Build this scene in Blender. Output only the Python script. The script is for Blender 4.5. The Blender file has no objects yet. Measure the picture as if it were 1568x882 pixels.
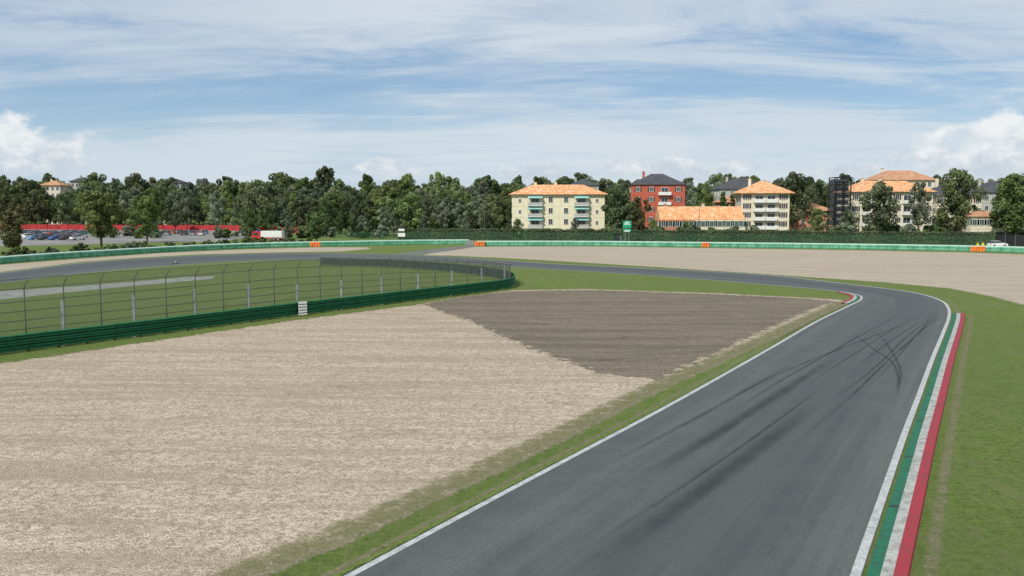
import bpy, math, random
import numpy as np
from mathutils import Vector
from mathutils.geometry import tessellate_polygon
random.seed(7); RNG=np.random.default_rng(7)
scene=bpy.context.scene
H=9.5; F=1358.0; P=math.atan(125/F)
# ---- survey helpers: ground coordinates recovered from the photograph (camera height H, flat ground)
def G(px,py):
    u=(px-784)/F; v=(441-py)/F
    dy=math.cos(P)+v*math.sin(P); dz=-math.sin(P)+v*math.cos(P)
    t=-H/dz; return (u*t,dy*t)
def X(px,d): return (px-784)/F*d
def Z(py,d): return H+d*math.tan(math.atan((441-py)/F)-P)
def link(o,parent=None):
    scene.collection.objects.link(o)
    if parent: o.parent=parent
    return o
def empty(name,loc=(0,0,0),rot=0):
    o=bpy.data.objects.new(name,None); o.location=loc; o.rotation_euler=(0,0,rot); return link(o)
# ---------------------------------------------------------------- materials
class NB:
    def __init__(s,nt): s.nt=nt
    def n(s,t,ins=None,**props):
        nd=s.nt.nodes.new(t)
        for k,v in props.items(): setattr(nd,k,v)
        for k,v in (ins or {}).items():
            if isinstance(v,bpy.types.NodeSocket): s.nt.links.new(v,nd.inputs[k])
            else: nd.inputs[k].default_value=v
        return nd
    def m(s,op,a,b=0.0,c=0.0,clamp=False):
        nd=s.n('ShaderNodeMath',{0:a,1:b,2:c},operation=op); nd.use_clamp=clamp; return nd.outputs[0]
    def mix(s,f,a,b,bt='MIX'):
        nd=s.nt.nodes.new('ShaderNodeMix'); nd.data_type='RGBA'; nd.blend_type=bt
        for i,v in ((0,f),(6,a),(7,b)):
            if isinstance(v,bpy.types.NodeSocket): s.nt.links.new(v,nd.inputs[i])
            else: nd.inputs[i].default_value=v if i==0 else (*v[:3],1)
        return nd.outputs[2]
    def ss(s,x,a,b):
        nd=s.n('ShaderNodeMapRange',{0:x,1:a,2:b,3:0.0,4:1.0}); nd.interpolation_type='SMOOTHSTEP'; return nd.outputs[0]
    def noise(s,vec,scale,detail=3,rough=.5,dist=0):
        return s.n('ShaderNodeTexNoise',{'Vector':vec,'Scale':scale,'Detail':detail,'Roughness':rough,'Distortion':dist}).outputs[0]
    def map(s,vec,rot=0,sc=(1,1,1)):
        return s.n('ShaderNodeMapping',{'Vector':vec,'Rotation':(0,0,rot),'Scale':sc}).outputs[0]
def newmat(name):
    m=bpy.data.materials.new(name); m.use_nodes=True
    nt=m.node_tree; nt.nodes.clear(); b=NB(nt)
    out=nt.nodes.new('ShaderNodeOutputMaterial'); return m,b,out
def finish(b,out,col,rough=.8,bump=None,bs=.3,bd=.02,metal=0,alpha=None,spec=.3):
    p=b.n('ShaderNodeBsdfPrincipled',{'Roughness':rough,'Metallic':metal,'Specular IOR Level':spec})
    if isinstance(col,bpy.types.NodeSocket): b.nt.links.new(col,p.inputs['Base Color'])
    else: p.inputs['Base Color'].default_value=(*col[:3],1)
    if bump is not None:
        bn=b.n('ShaderNodeBump',{'Height':bump,'Strength':bs,'Distance':bd}); b.nt.links.new(bn.outputs[0],p.inputs['Normal'])
    sh=p.outputs[0]
    if alpha is not None:
        tr=b.n('ShaderNodeBsdfTransparent'); mx=b.n('ShaderNodeMixShader',{0:alpha,1:tr.outputs[0],2:sh}); sh=mx.outputs[0]
    b.nt.links.new(sh,out.inputs[0]); return p
def plain(name,col,rough=.6,var=.15,scale=1.5,metal=0,spec=.3):
    m,b,out=newmat(name); tc=b.n('ShaderNodeTexCoord').outputs['Object']
    n=b.noise(tc,scale,5,.6); f=b.ss(n,.3,.7)
    c=b.mix(f,[x*(1-var) for x in col],[min(1,x*(1+var)) for x in col])
    finish(b,out,c,rough,metal=metal,spec=spec); return m
def uvalpha(b,tc,sc=1.3):
    uv=b.n('ShaderNodeUVMap').outputs[0]; u=b.n('ShaderNodeSeparateXYZ',{0:uv}).outputs[0]
    n=b.noise(tc,sc,8,.78)
    n2=b.ss(n,.25,.75)
    k=b.m('SUBTRACT',n2,u)
    a=b.ss(k,-.08,.12)
    inner=b.m('LESS_THAN',u,.001)
    return b.m('MAXIMUM',a,inner)
def gravel_mat(name,c1,c2,c3,ragged=True,stone=15,streak=1.0):
    m,b,out=newmat(name); tc=b.n('ShaderNodeTexCoord').outputs['Object']
    v=b.n('ShaderNodeTexVoronoi',{'Vector':tc,'Scale':stone}); vc=b.n('ShaderNodeSeparateColor',{0:v.outputs['Color']}).outputs[0]
    v2=b.n('ShaderNodeTexVoronoi',{'Vector':tc,'Scale':stone*.4}); vc2=b.n('ShaderNodeSeparateColor',{0:v2.outputs['Color']}).outputs[1]
    base=b.mix(vc,c1,c2)
    base=b.mix(b.m('MULTIPLY',b.ss(vc2,.3,1),.4),base,c2)
    base=b.mix(b.m('MULTIPLY',b.ss(vc2,.35,0),.35),base,c1)
    base=b.mix(b.m('MULTIPLY',b.ss(b.noise(tc,2.6,6,.85),.48,.62),.45),base,c1)
    st=b.noise(b.map(tc,math.radians(-22),(.05,.5,1)),1,7,.72,.6)
    fine=b.noise(b.map(tc,math.radians(-22),(.45,2.2,1)),1,6,.78,.3)
    base=b.mix(b.m('MULTIPLY',b.ss(st,.44,.60),.55*streak),base,c3)
    base=b.mix(b.m('MULTIPLY',b.ss(fine,.45,.64),.5*streak),base,c3)
    pat=b.noise(b.map(tc,math.radians(-22),(.2,.42,1)),1.0,5,.65,.5)
    base=b.mix(b.m('MULTIPLY',b.ss(pat,.60,.70),.55),base,[x*.72 for x in c3])
    finish(b,out,base,.95,bump=b.m('ADD',v.outputs['Distance'],b.m('MULTIPLY',fine,.6)),bs=.85,bd=.045,alpha=uvalpha(b,tc) if ragged else None,spec=.1); return m
def grass_mat(name,dry=.5):
    m,b,out=newmat(name); tc=b.n('ShaderNodeTexCoord').outputs['Object']
    n1=b.noise(tc,4,8,.9); n2=b.noise(tc,1.1,7,.75); n3=b.noise(b.map(tc,math.radians(10),(.9,.07,1)),1,7,.75,.5); n4=b.noise(tc,.05,4,.6)
    nf=b.noise(tc,18,5,.85); n5=b.noise(tc,.3,7,.78,.4)
    c=b.mix(b.ss(n1,.40,.60),(.070,.110,.020),(.185,.255,.060))
    c=b.mix(b.m('MULTIPLY',b.ss(n2,.45,.60),.55),c,(.19,.225,.075))
    c=b.mix(b.m('MULTIPLY',b.ss(n3,.50,.62),dry),c,(.215,.20,.10))
    c=b.mix(b.m('MULTIPLY',b.ss(n5,.54,.64),.55),c,(.18,.165,.09))
    c=b.mix(b.m('MULTIPLY',b.ss(n4,.42,.58),.3),c,(.12,.165,.05))
    c=b.mix(b.m('MULTIPLY',b.ss(nf,.46,.60),.5),c,(.050,.075,.018))
    finish(b,out,c,.95,bump=b.m('ADD',n1,nf),bs=.8,bd=.07,spec=.1); return m
M={}
M['grass']=grass_mat('grass')
M['gravel']=gravel_mat('pale_gravel',(.23,.18,.125),(.66,.565,.44),(.30,.24,.17))
M['gravel_far']=gravel_mat('far_gravel',(.30,.25,.19),(.58,.495,.395),(.31,.255,.19),streak=.9)
M['dark']=gravel_mat('dark_gravel',(.115,.096,.07),(.30,.255,.195),(.115,.098,.073),streak=1)
def verge_mat(name,c1,c2,amt,lo=.34,hi=.66):
    m,b,out=newmat(name); tc=b.n('ShaderNodeTexCoord').outputs['Object']
    uv=b.n('ShaderNodeUVMap').outputs[0]; u=b.n('ShaderNodeSeparateXYZ',{0:uv}).outputs[0]
    e=b.m('SUBTRACT',1,b.m('ABSOLUTE',b.m('SUBTRACT',b.m('MULTIPLY',u,2),1)))
    n=b.noise(tc,1.6,9,.85); nf=b.noise(tc,8,6,.9)
    a=b.ss(b.m('ADD',b.m('MULTIPLY',n,b.ss(e,0,.9)),b.m('MULTIPLY',nf,.35)),lo,hi)
    finish(b,out,b.mix(b.ss(nf,.35,.65),c1,c2),.95,alpha=b.m('MULTIPLY',a,amt),spec=.1); return m
M['dirt']=verge_mat('dry_dirt',(.20,.165,.11),(.36,.31,.22),.55,.5,.8)
M['mudgrass']=verge_mat('thin_grass',(.10,.12,.045),(.26,.25,.12),.7,.52,.74)
M['lightscatter']=verge_mat('gravel_scatter',(.24,.20,.13),(.50,.43,.33),.8,.55,.72)
M['fringe']=verge_mat('grass_fringe',(.07,.11,.02),(.17,.22,.06),.95,.50,.62)
# asphalt
m,b,out=newmat('track_asphalt'); tc=b.n('ShaderNodeTexCoord').outputs['Object']; uv=b.n('ShaderNodeUVMap').outputs[0]
su=b.n('ShaderNodeSeparateXYZ',{0:uv}); u=su.outputs[0]
s1=b.noise(b.map(uv,0,(9,.012,1)),1,5,.7,.3); s2=b.noise(b.map(uv,0,(34,.05,1)),1,6,.8,.3); n=b.noise(tc,.3,8,.8); nf=b.noise(tc,9,7,.92); n6=b.noise(tc,2.3,6,.8)
c=b.mix(b.ss(s1,.35,.65),(.078,.086,.087),(.118,.125,.121))
c=b.mix(b.m('MULTIPLY',b.ss(s2,.47,.62),.45),c,(.058,.064,.067))
c=b.mix(b.m('MULTIPLY',b.ss(n,.42,.60),.45),c,(.125,.128,.118))
c=b.mix(b.m('MULTIPLY',b.ss(nf,.46,.58),.5),c,(.052,.057,.058))
c=b.mix(b.m('MULTIPLY',b.ss(n6,.58,.68),.45),c,(.055,.059,.06))
line=b.m('SUBTRACT',1,b.ss(b.m('ABSOLUTE',b.m('SUBTRACT',u,.6)),.05,.4))
c=b.mix(b.m('MULTIPLY',line,.40),c,(.050,.056,.060))
finish(b,out,c,.78,bump=nf,bs=.4,bd=.015,spec=.25); M['asphalt']=m
m,b,out=newmat('tyre_marks'); tc=b.n('ShaderNodeTexCoord').outputs['Object']; uv=b.n('ShaderNodeUVMap').outputs[0]
u=b.n('ShaderNodeSeparateXYZ',{0:uv}).outputs[0]; v=b.n('ShaderNodeSeparateXYZ',{0:uv}).outputs[1]
e=b.ss(b.m('SUBTRACT',1,b.m('ABSOLUTE',b.m('SUBTRACT',b.m('MULTIPLY',u,2),1))),0,.9)
fade=b.m('MULTIPLY',b.ss(v,0,.4),b.m('SUBTRACT',1,b.ss(v,.6,1)))
a=b.m('MULTIPLY',b.m('MULTIPLY',e,fade),b.m('MULTIPLY',b.ss(b.noise(tc,.35,6,.75),.1,.8),.62))
finish(b,out,(.034,.038,.041),.7,alpha=a); M['skid']=m
M['road2']=plain('service_asphalt',(.14,.14,.13),.9,.2,.4)
M['park']=plain('car_park_asphalt',(.22,.215,.20),.9,.2,.1)
M['path']=plain('concrete_path',(.27,.27,.24),.9,.3,.8)
def paint(name,col,dirt,amt=.5):
    m,b,out=newmat(name); tc=b.n('ShaderNodeTexCoord').outputs['Object']
    n=b.noise(tc,2.2,8,.8); nf=b.noise(tc,11,6,.88)
    c=b.mix(b.m('MULTIPLY',b.ss(n,.42,.62),amt),col,dirt); c=b.mix(b.m('MULTIPLY',b.ss(nf,.46,.62),amt*.8),c,dirt)
    finish(b,out,c,.65,spec=.25); return m
M['white']=paint('white_line_paint',(.50,.51,.50),(.2,.21,.21),.6)
M['kgreen']=paint('kerb_green_paint',(.010,.15,.075),(.03,.06,.045),.6)
M['kwhite']=paint('kerb_white_paint',(.46,.46,.43),(.19,.19,.17),.8)
M['kred']=paint('kerb_red_paint',(.35,.026,.04),(.15,.05,.05),.55)
M['rail']=paint('green_rail_paint',(.024,.17,.07),(.01,.085,.04),.6)
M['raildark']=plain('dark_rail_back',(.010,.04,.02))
m,b,out=newmat('green_tyre_wall_belt'); tc=b.n('ShaderNodeTexCoord').outputs['Object']; uv=b.n('ShaderNodeUVMap').outputs[0]
s=b.n('ShaderNodeSeparateXYZ',{0:uv}); fr=b.m('FRACT',b.m('MULTIPLY',s.outputs[0],.5)); jt=b.m('LESS_THAN',fr,.07)
n=b.noise(tc,.6,6,.75)
c=b.mix(b.ss(n,.38,.62),(.06,.26,.15),(.16,.40,.27)); c=b.mix(b.m('MULTIPLY',jt,.6),c,(.02,.08,.05))
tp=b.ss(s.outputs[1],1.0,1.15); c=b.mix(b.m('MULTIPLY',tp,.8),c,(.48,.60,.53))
finish(b,out,c,.6); M['belt']=m
M['orange']=plain('orange_belt',(.80,.22,.05),.5)
M['hedgecore']=plain('hedge_core',(.03,.05,.018),.9)
M['bark']=plain('bark',(.09,.07,.05),.9,.3,4)
M['steel']=plain('galvanised_steel',(.24,.25,.245),.5,.2,2)
M['dpost']=plain('weathered_steel',(.11,.115,.11),.6,.15,2)
M['black']=plain('black_steel',(.02,.022,.025),.5)
M['tarmac_black']=plain('rubber',(.02,.02,.02),.9)
M['glass']=plain('window_glass',(.045,.055,.065),.12,.3,.5,spec=.8)
M['whitep']=plain('white_panel',(.7,.7,.68),.5,.06)
M['signg']=plain('green_panel',(.02,.35,.20),.5)
M['redwall']=plain('red_wall_paint',(.36,.03,.035),.7,.2,.3)
M['skin']=plain('skin',(.45,.28,.2),.6); M['hiviz']=plain('hiviz_yellow',(.75,.7,.05),.7)
def wall(name,col):
    m,b,out=newmat(name); tc=b.n('ShaderNodeTexCoord').outputs['Object']
    n=b.noise(b.map(tc,0,(1,1,.35)),.8,6,.65); c=b.mix(b.m('MULTIPLY',b.ss(n,.4,.7),.35),col,[x*.7 for x in col])
    finish(b,out,c,.9,spec=.15); return m
M['cream']=wall('cream_render',(.74,.68,.50)); M['cream2']=wall('pale_cream_render',(.70,.64,.50)); M['redw']=wall('red_render',(.46,.12,.08)); M['pink']=wall('pink_render',(.52,.22,.14)); M['greyw']=wall('grey_render',(.44,.44,.40))
def tiles(name,c1,c2,c3):
    m,b,out=newmat(name); tc=b.n('ShaderNodeTexCoord').outputs['Object']
    w=b.n('ShaderNodeTexWave',{'Vector':tc,'Scale':1.6,'Distortion':.3}).outputs[1]
    n=b.noise(tc,.7,6,.7); n2=b.noise(tc,1.1,6,.85)
    c=b.mix(b.ss(n,.38,.62),c1,c2); c=b.mix(b.m('MULTIPLY',b.ss(n2,.54,.58),.8),c,c3); c=b.mix(b.m('MULTIPLY',w,.18),c,[x*.5 for x in c1])
    finish(b,out,c,.85,bump=w,bs=.4,bd=.08,spec=.15); return m
M['tile']=tiles('terracotta_tiles',(.58,.26,.11),(.74,.40,.19),(.80,.68,.52))
M['tile2']=tiles('weathered_tiles',(.42,.20,.11),(.55,.30,.17),(.5,.42,.33))
M['slate']=tiles('slate_roof',(.06,.062,.07),(.09,.095,.105),(.12,.125,.13))
M['awn']=plain('turquoise_awning',(.25,.50,.46),.7); M['shut']=plain('green_shutter',(.03,.09,.06),.6); M['bshut']=plain('brown_shutter',(.10,.05,.03),.6)
def leafmat(name,c1,c2):
    m,b,out=newmat(name); at=b.n('ShaderNodeAttribute'); at.attribute_name='tint'
    oi=b.n('ShaderNodeObjectInfo').outputs['Random']
    f=b.n('ShaderNodeSeparateColor',{0:at.outputs['Color']}).outputs[0]
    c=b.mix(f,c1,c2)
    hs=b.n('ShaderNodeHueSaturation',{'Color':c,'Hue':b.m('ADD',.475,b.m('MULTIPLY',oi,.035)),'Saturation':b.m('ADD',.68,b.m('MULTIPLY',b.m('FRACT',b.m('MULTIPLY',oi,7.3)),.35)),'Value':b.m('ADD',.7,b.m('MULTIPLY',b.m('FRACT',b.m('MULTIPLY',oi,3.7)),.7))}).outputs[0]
    d=b.n('ShaderNodeBsdfDiffuse',{'Color':hs}); t=b.n('ShaderNodeBsdfTranslucent',{'Color':hs})
    b.nt.links.new(b.n('ShaderNodeMixShader',{0:.28,1:d.outputs[0],2:t.outputs[0]}).outputs[0],out.inputs[0]); return m
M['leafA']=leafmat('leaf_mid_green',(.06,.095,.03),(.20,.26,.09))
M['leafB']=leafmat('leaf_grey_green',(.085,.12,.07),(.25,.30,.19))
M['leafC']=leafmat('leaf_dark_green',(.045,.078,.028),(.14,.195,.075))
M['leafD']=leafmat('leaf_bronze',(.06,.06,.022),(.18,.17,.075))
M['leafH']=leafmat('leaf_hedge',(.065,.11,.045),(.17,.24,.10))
def mesh_mat(name,col,cell,wire):
    m,b,out=newmat(name); uv=b.n('ShaderNodeUVMap').outputs[0]
    mp=b.map(uv,math.radians(45)); s=b.n('ShaderNodeSeparateXYZ',{0:mp})
    a=b.m('LESS_THAN',b.m('FRACT',b.m('MULTIPLY',s.outputs[0],1/cell)),wire); c=b.m('LESS_THAN',b.m('FRACT',b.m('MULTIPLY',s.outputs[1],1/cell)),wire)
    finish(b,out,col,.6,alpha=b.m('MAXIMUM',a,c)); return m
M['link']=mesh_mat('chain_link',(.14,.15,.14),.09,.16)
M['linkg']=mesh_mat('green_mesh',(.05,.16,.09),.08,.09)
# ---------------------------------------------------------------- mesh builder
class MB:
    def __init__(s): s.v=[];s.f=[];s.m=[]
    def q(s,pts,mi=0):
        k=len(s.v); s.v+= [tuple(p) for p in pts]; s.f.append(tuple(range(k,k+len(pts)))); s.m.append(mi)
    def box(s,x0,x1,y0,y1,z0,z1,mi=0):
        k=len(s.v); s.v+=[(x0,y0,z0),(x1,y0,z0),(x1,y1,z0),(x0,y1,z0),(x0,y0,z1),(x1,y0,z1),(x1,y1,z1),(x0,y1,z1)]
        for f in ((3,2,1,0),(4,5,6,7),(0,1,5,4),(1,2,6,5),(2,3,7,6),(3,0,4,7)): s.f.append(tuple(k+i for i in f)); s.m.append(mi)
    def tube(s,a,b_,r0,r1,n=6,mi=0):
        a=Vector(a);b_=Vector(b_);d=(b_-a).normalized(); t=d.orthogonal().normalized(); w=d.cross(t); k=len(s.v)
        for c,r in ((a,r0),(b_,r1)):
            for i in range(n):
                an=2*math.pi*i/n; s.v.append(tuple(c+t*math.cos(an)*r+w*math.sin(an)*r))
        for i in range(n): j=(i+1)%n; s.f.append((k+i,k+j,k+n+j,k+n+i)); s.m.append(mi)
        s.f.append(tuple(k+n+i for i in range(n))); s.m.append(mi); s.f.append(tuple(k+i for i in reversed(range(n)))); s.m.append(mi)
    def build(s,name,mats,parent=None,mesh_only=False,bevel=0):
        me=bpy.data.meshes.new(name); me.from_pydata(s.v,[],s.f); me.polygons.foreach_set('material_index',s.m)
        for mm in mats: me.materials.append(mm)
        me.update()
        if mesh_only: return me
        o=bpy.data.objects.new(name,me); link(o,parent)
        if bevel: md=o.modifiers.new('bevel','BEVEL'); md.width=bevel; md.segments=2
        return o
def crom(pts,n=8):
    P_=[np.array(p,float) for p in pts]; P_=[2*P_[0]-P_[1]]+P_+[2*P_[-1]-P_[-2]]; out=[]
    for i in range(1,len(P_)-2):
        p0,p1,p2,p3=P_[i-1:i+3]
        t0=0; t1=t0+max(np.linalg.norm(p1-p0)**.5,1e-3); t2=t1+max(np.linalg.norm(p2-p1)**.5,1e-3); t3=t2+max(np.linalg.norm(p3-p2)**.5,1e-3)
        for j in range(n):
            t=t1+(t2-t1)*j/n
            A1=(t1-t)/(t1-t0)*p0+(t-t0)/(t1-t0)*p1; A2=(t2-t)/(t2-t1)*p1+(t-t1)/(t2-t1)*p2; A3=(t3-t)/(t3-t2)*p2+(t-t2)/(t3-t2)*p3
            B1=(t2-t)/(t2-t0)*A1+(t-t0)/(t2-t0)*A2; B2=(t3-t)/(t3-t1)*A2+(t-t1)/(t3-t1)*A3
            out.append((t2-t)/(t2-t1)*B1+(t-t1)/(t2-t1)*B2)
    out.append(P_[-2]); return np.array(out)
def normals(p):
    d=np.gradient(p,axis=0); d/=np.linalg.norm(d,axis=1)[:,None]+1e-9
    return np.stack([d[:,1],-d[:,0]],1)      # right-hand side
def sweep(name,path,prof,mats,pm=None,parent=None,hs=None):
    """prof list of (offset right, z)."""
    nr=normals(path); L=np.r_[0,np.cumsum(np.linalg.norm(np.diff(path,axis=0),axis=1))]
    pl=[0]
    for i in range(1,len(prof)): pl.append(pl[-1]+math.dist(prof[i-1],prof[i]))
    v=[];f=[];mi=[];uv=[];np_=len(prof)
    for k,p in enumerate(path):
        hh=hs[k] if hs is not None else 1
        for o,z in prof: v.append((p[0]+nr[k][0]*o,p[1]+nr[k][1]*o,z*hh))
    for k in range(len(path)-1):
        hh=hs[k] if hs is not None else 1
        for i in range(np_-1):
            a=k*np_+i; f.append((a,a+np_,a+np_+1,a+1)); mi.append(pm[i] if pm else 0)
            uv+=[(L[k],pl[i]*hh),(L[k+1],pl[i]*hh),(L[k+1],pl[i+1]*hh),(L[k],pl[i+1]*hh)]
    me=bpy.data.meshes.new(name); me.from_pydata(v,[],f); me.polygons.foreach_set('material_index',mi)
    ul=me.uv_layers.new(name='UVMap'); ul.data.foreach_set('uv',np.array(uv,dtype=np.float32).ravel())
    for mm in mats: me.materials.append(mm)
    o=bpy.data.objects.new(name,me); link(o,parent); return o
def ribbon(name,A,B,z,mat,parent=None,norm=False):
    n=len(A); L=np.r_[0,np.cumsum(np.linalg.norm(np.diff(A,axis=0),axis=1))]
    if norm: L=L/L[-1]
    v=[];f=[];uv=[]
    for k in range(n): v+=[(A[k][0],A[k][1],z),(B[k][0],B[k][1],z)]
    for k in range(n-1):
        f.append((2*k,2*k+1,2*k+3,2*k+2)); uv+=[(0,L[k]),(1,L[k]),(1,L[k+1]),(0,L[k+1])]
    me=bpy.data.meshes.new(name); me.from_pydata(v,[],f)
    ul=me.uv_layers.new(name='UVMap'); ul.data.foreach_set('uv',np.array(uv,dtype=np.float32).ravel())
    me.materials.append(mat); o=bpy.data.objects.new(name,me); return link(o,parent)
def area(name,pts,z,mat,fringe=0):
    p=np.array(pts,float)
    A=.5*np.sum(p[:,0]*np.roll(p[:,1],-1)-np.roll(p[:,0],-1)*p[:,1])
    if A<0: p=p[::-1]
    q=[]
    for i in range(len(p)):
        a=p[i]; c=p[(i+1)%len(p)]; k=max(1,int(np.linalg.norm(c-a)/4))
        for j in range(k): q.append(a+(c-a)*j/k)
    p=np.array(q); n=len(p); tri=tessellate_polygon([[Vector((x,y,0)) for x,y in p]])
    v=[(x,y,z) for x,y in p]; f=[]; uv=[]
    for t in tri:
        a,b_,c=t
        cr=(p[b_]-p[a])[0]*(p[c]-p[a])[1]-(p[b_]-p[a])[1]*(p[c]-p[a])[0]
        f.append((a,b_,c) if cr>0 else (a,c,b_)); uv+=[(0,0)]*3
    if fringe:
        d=np.roll(p,-1,0)-np.roll(p,1,0); d/=np.linalg.norm(d,axis=1)[:,None]; nr=np.stack([d[:,1],-d[:,0]],1)
        o=p+nr*fringe; v+=[(x,y,z) for x,y in o]
        for i in range(n):
            j=(i+1)%n; f.append((i,n+i,n+j,j)); uv+=[(0.0011,0),(1,0),(1,0),(0.0011,0)]
    me=bpy.data.meshes.new(name); me.from_pydata(v,[],f); ul=me.uv_layers.new(name='UVMap'); ul.data.foreach_set('uv',np.array(uv,dtype=np.float32).ravel())
    me.materials.append(mat); o=bpy.data.objects.new(name,me); return link(o)
# ---------------------------------------------------------------- ground
S=4000; mb=MB(); mb.q([(-S,-S,0),(S,-S,0),(S,S,0),(-S,S,0)]); mb.build('ground',[M['grass']])
g=lambda L:[G(*p) for p in L]
area('gravel_trap',g([(-900,700),(-500,640),(0,560),(200,530),(455,492),(640,468),(700,457),(790,445),(900,443.5),(1100,450),(1240,457),(1280,459.5),(1290,463),(1268,471),(1180,511),(1100,547),(1000,590),(900,638),(800,686),(700,732),(600,776),(500,820),(420,851),(340,884),(100,985),(-700,985)]),.004,M['gravel'],1.3)
area('dark_gravel_area',g([(665,466),(705,458),(790,447),(900,445.5),(1100,452),(1235,459),(1268,462),(1240,467),(1160,500),(1085,532),(1020,561),(985,577),(950,571),(885,549),(810,522),(745,493)]),.008,M['dark'],2.0)
area('far_gravel_trap',g([(722,378),(900,377.5),(1075,380),(1280,383),(1480,387),(1568,390),(1900,400),(1900,500),(1640,480),(1568,464),(1530,454),(1460,441),(1360,432),(1250,424.5),(1165,418.5),(1000,408),(850,399),(760,394),(690,391),(650,390.5),(690,384)]),.004,M['gravel_far'],1.5)
area('left_gravel_trap',g([(-200,428),(0,406),(130,396),(250,387.5),(380,382),(480,379),(560,379),(566,381),(520,385),(430,386),(300,389.5),(200,395),(120,401),(0,416),(-200,438)]),.004,M['gravel_far'],1.0)
area('infield_path',g([(-200,462),(0,446),(150,436),(290,424),(330,423),(325,427),(200,438),(100,448),(0,459),(-200,480)]),.004,M['path'])
area('service_road',g([(600,389),(640,389.5),(690,384),(735,377),(715,376),(660,382)]),.008,M['road2'])
area('car_park',g([(-200,377),(0,377),(250,371),(330,370),(380,364),(380,346),(200,346),(-200,346)]),.004,M['park'])
# ---------------------------------------------------------------- track
pairs=[((335,982),(1256,1075)),((525,882),(1300,945)),((760,757),(1328,857)),((880,694),(1361,757)),((1000,631),(1389,672)),((1100,576),(1411,610)),((1180,531),(1432,550)),((1250,491),(1449,507)),((1300,467),(1456,486)),((1316,458),(1455,472)),((1312,452),(1442,460)),((1280,446),(1400,448)),((1200,438.5),(1290,434)),((1100,430),(1165,420.5)),((950,419),(1000,411.5)),((800,410),(850,404)),((740,405),(760,398)),((640,399),(660,391.5)),((560,397),(560,388.5)),((490,397),(480,387.5)),((400,399),(380,389)),((300,404),(280,392.5)),((150,416),(130,402.5)),((0,434),(0,418)),((-250,470),(-250,446))]
NS=10
Lp=crom([G(*a) for a,_ in pairs],NS); Rp=crom([G(*b_) for _,b_ in pairs],NS)
def off(p,o): return p+normals(p)*o
ribbon('race_track',Lp,Rp,.016,M['asphalt'])
def road(u,t):
    k=t*NS; i=min(int(k),len(Lp)-2); fr=k-i
    l=Lp[i]*(1-fr)+Lp[i+1]*fr; r=Rp[i]*(1-fr)+Rp[i+1]*fr; return l*(1-u)+r*u
tl=empty('track_edge_lines')
ribbon('left_line',off(Lp,.05),off(Lp,.27),.020,M['white'],tl)
ribbon('right_line',off(Rp,-.28),off(Rp,-.03),.020,M['white'],tl)
sk=empty('tyre_skid_marks')
def skid(pts,w,idx):
    c=crom([road(u,t) for u,t in pts],8); ribbon('mark_%d'%idx,off(c,-w/2),off(c,w/2),.024+.0012*idx,M['skid'],sk,norm=True)
idx=0
for s,w,t0,t1 in [(-.12,.25,3.5,8.4),(.02,.22,4.5,8.6),(-.04,.9,2.0,6.5),(.1,.25,1.2,6),(.12,.22,5.2,9),(.16,1.1,.8,5),(-.2,.4,2.5,6.5)]:
    pts=[(.42+s+.04*(t-4.5)+(.04*(t-5)**1.3 if t>5 else 0),t) for t in np.arange(t0,t1,.8)]
    skid([(min(.93,max(.1,u)),t) for u,t in pts],w,idx); idx+=1
for pts in ([(.30,6.75),(.45,6.5),(.62,6.15),(.78,5.8),(.88,5.2),(.9,4.6)],[(.40,6.9),(.58,6.6),(.74,6.1),(.86,5.5),(.88,4.8)],[(.9,8.4),(.82,7.4),(.76,6.6),(.72,5.8),(.66,5.0),(.58,4.2)],[(.95,8.6),(.87,7.6),(.82,6.8),(.79,6),(.75,5)],[(.6,3.0),(.68,4.4),(.76,6),(.83,7.2),(.8,8.3),(.7,9.2)],[(.85,7.8),(.7,7.2),(.5,6.4),(.3,5.4),(.2,4.4)],[(.5,9.4),(.45,10.3),(.5,11.4),(.6,13)]):
    skid(pts,.26,idx); idx+=1
# kerbs
kp=Rp[0:int(8.5*NS)]
sweep('exit_kerb',kp,[(.10,.0),(.10,.03),(.42,.06),(.72,.09),(1.06,.11),(1.09,0)],[M['kgreen'],M['kwhite'],M['kred']],[0,0,1,2,2])
ap=Lp[int(8.1*NS):int(10.8*NS)]
sweep('apex_kerb',ap,[(-.05,.0),(-.05,.03),(-.3,.06),(-.6,.08),(-.9,.1),(-.92,0)],[M['kgreen'],M['kwhite'],M['kred']],[0,0,1,2,2])
def along(path,step):
    L=np.r_[0,np.cumsum(np.linalg.norm(np.diff(path,axis=0),axis=1))]; out=[]
    for s in np.arange(0,L[-1],step):
        i=min(np.searchsorted(L,s,side='right')-1,len(path)-2); f=(s-L[i])/(L[i+1]-L[i]); d=path[i+1]-path[i]; d=d/np.linalg.norm(d)
        out.append((path[i]*(1-f)+path[i+1]*f,d,i+f))
    return out
mb=MB()
for p,d,_ in along(kp,6.3):
    r=np.array([d[1],-d[0]]); a=p+r*.11; c=p+r*.41; w_=d*.16; mb.q([(*a,.035),(*c,.064),(*(c+w_),.064),(*(a+w_),.035)])
mb.build('kerb_drain_gaps',[M['black']],None)
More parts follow.
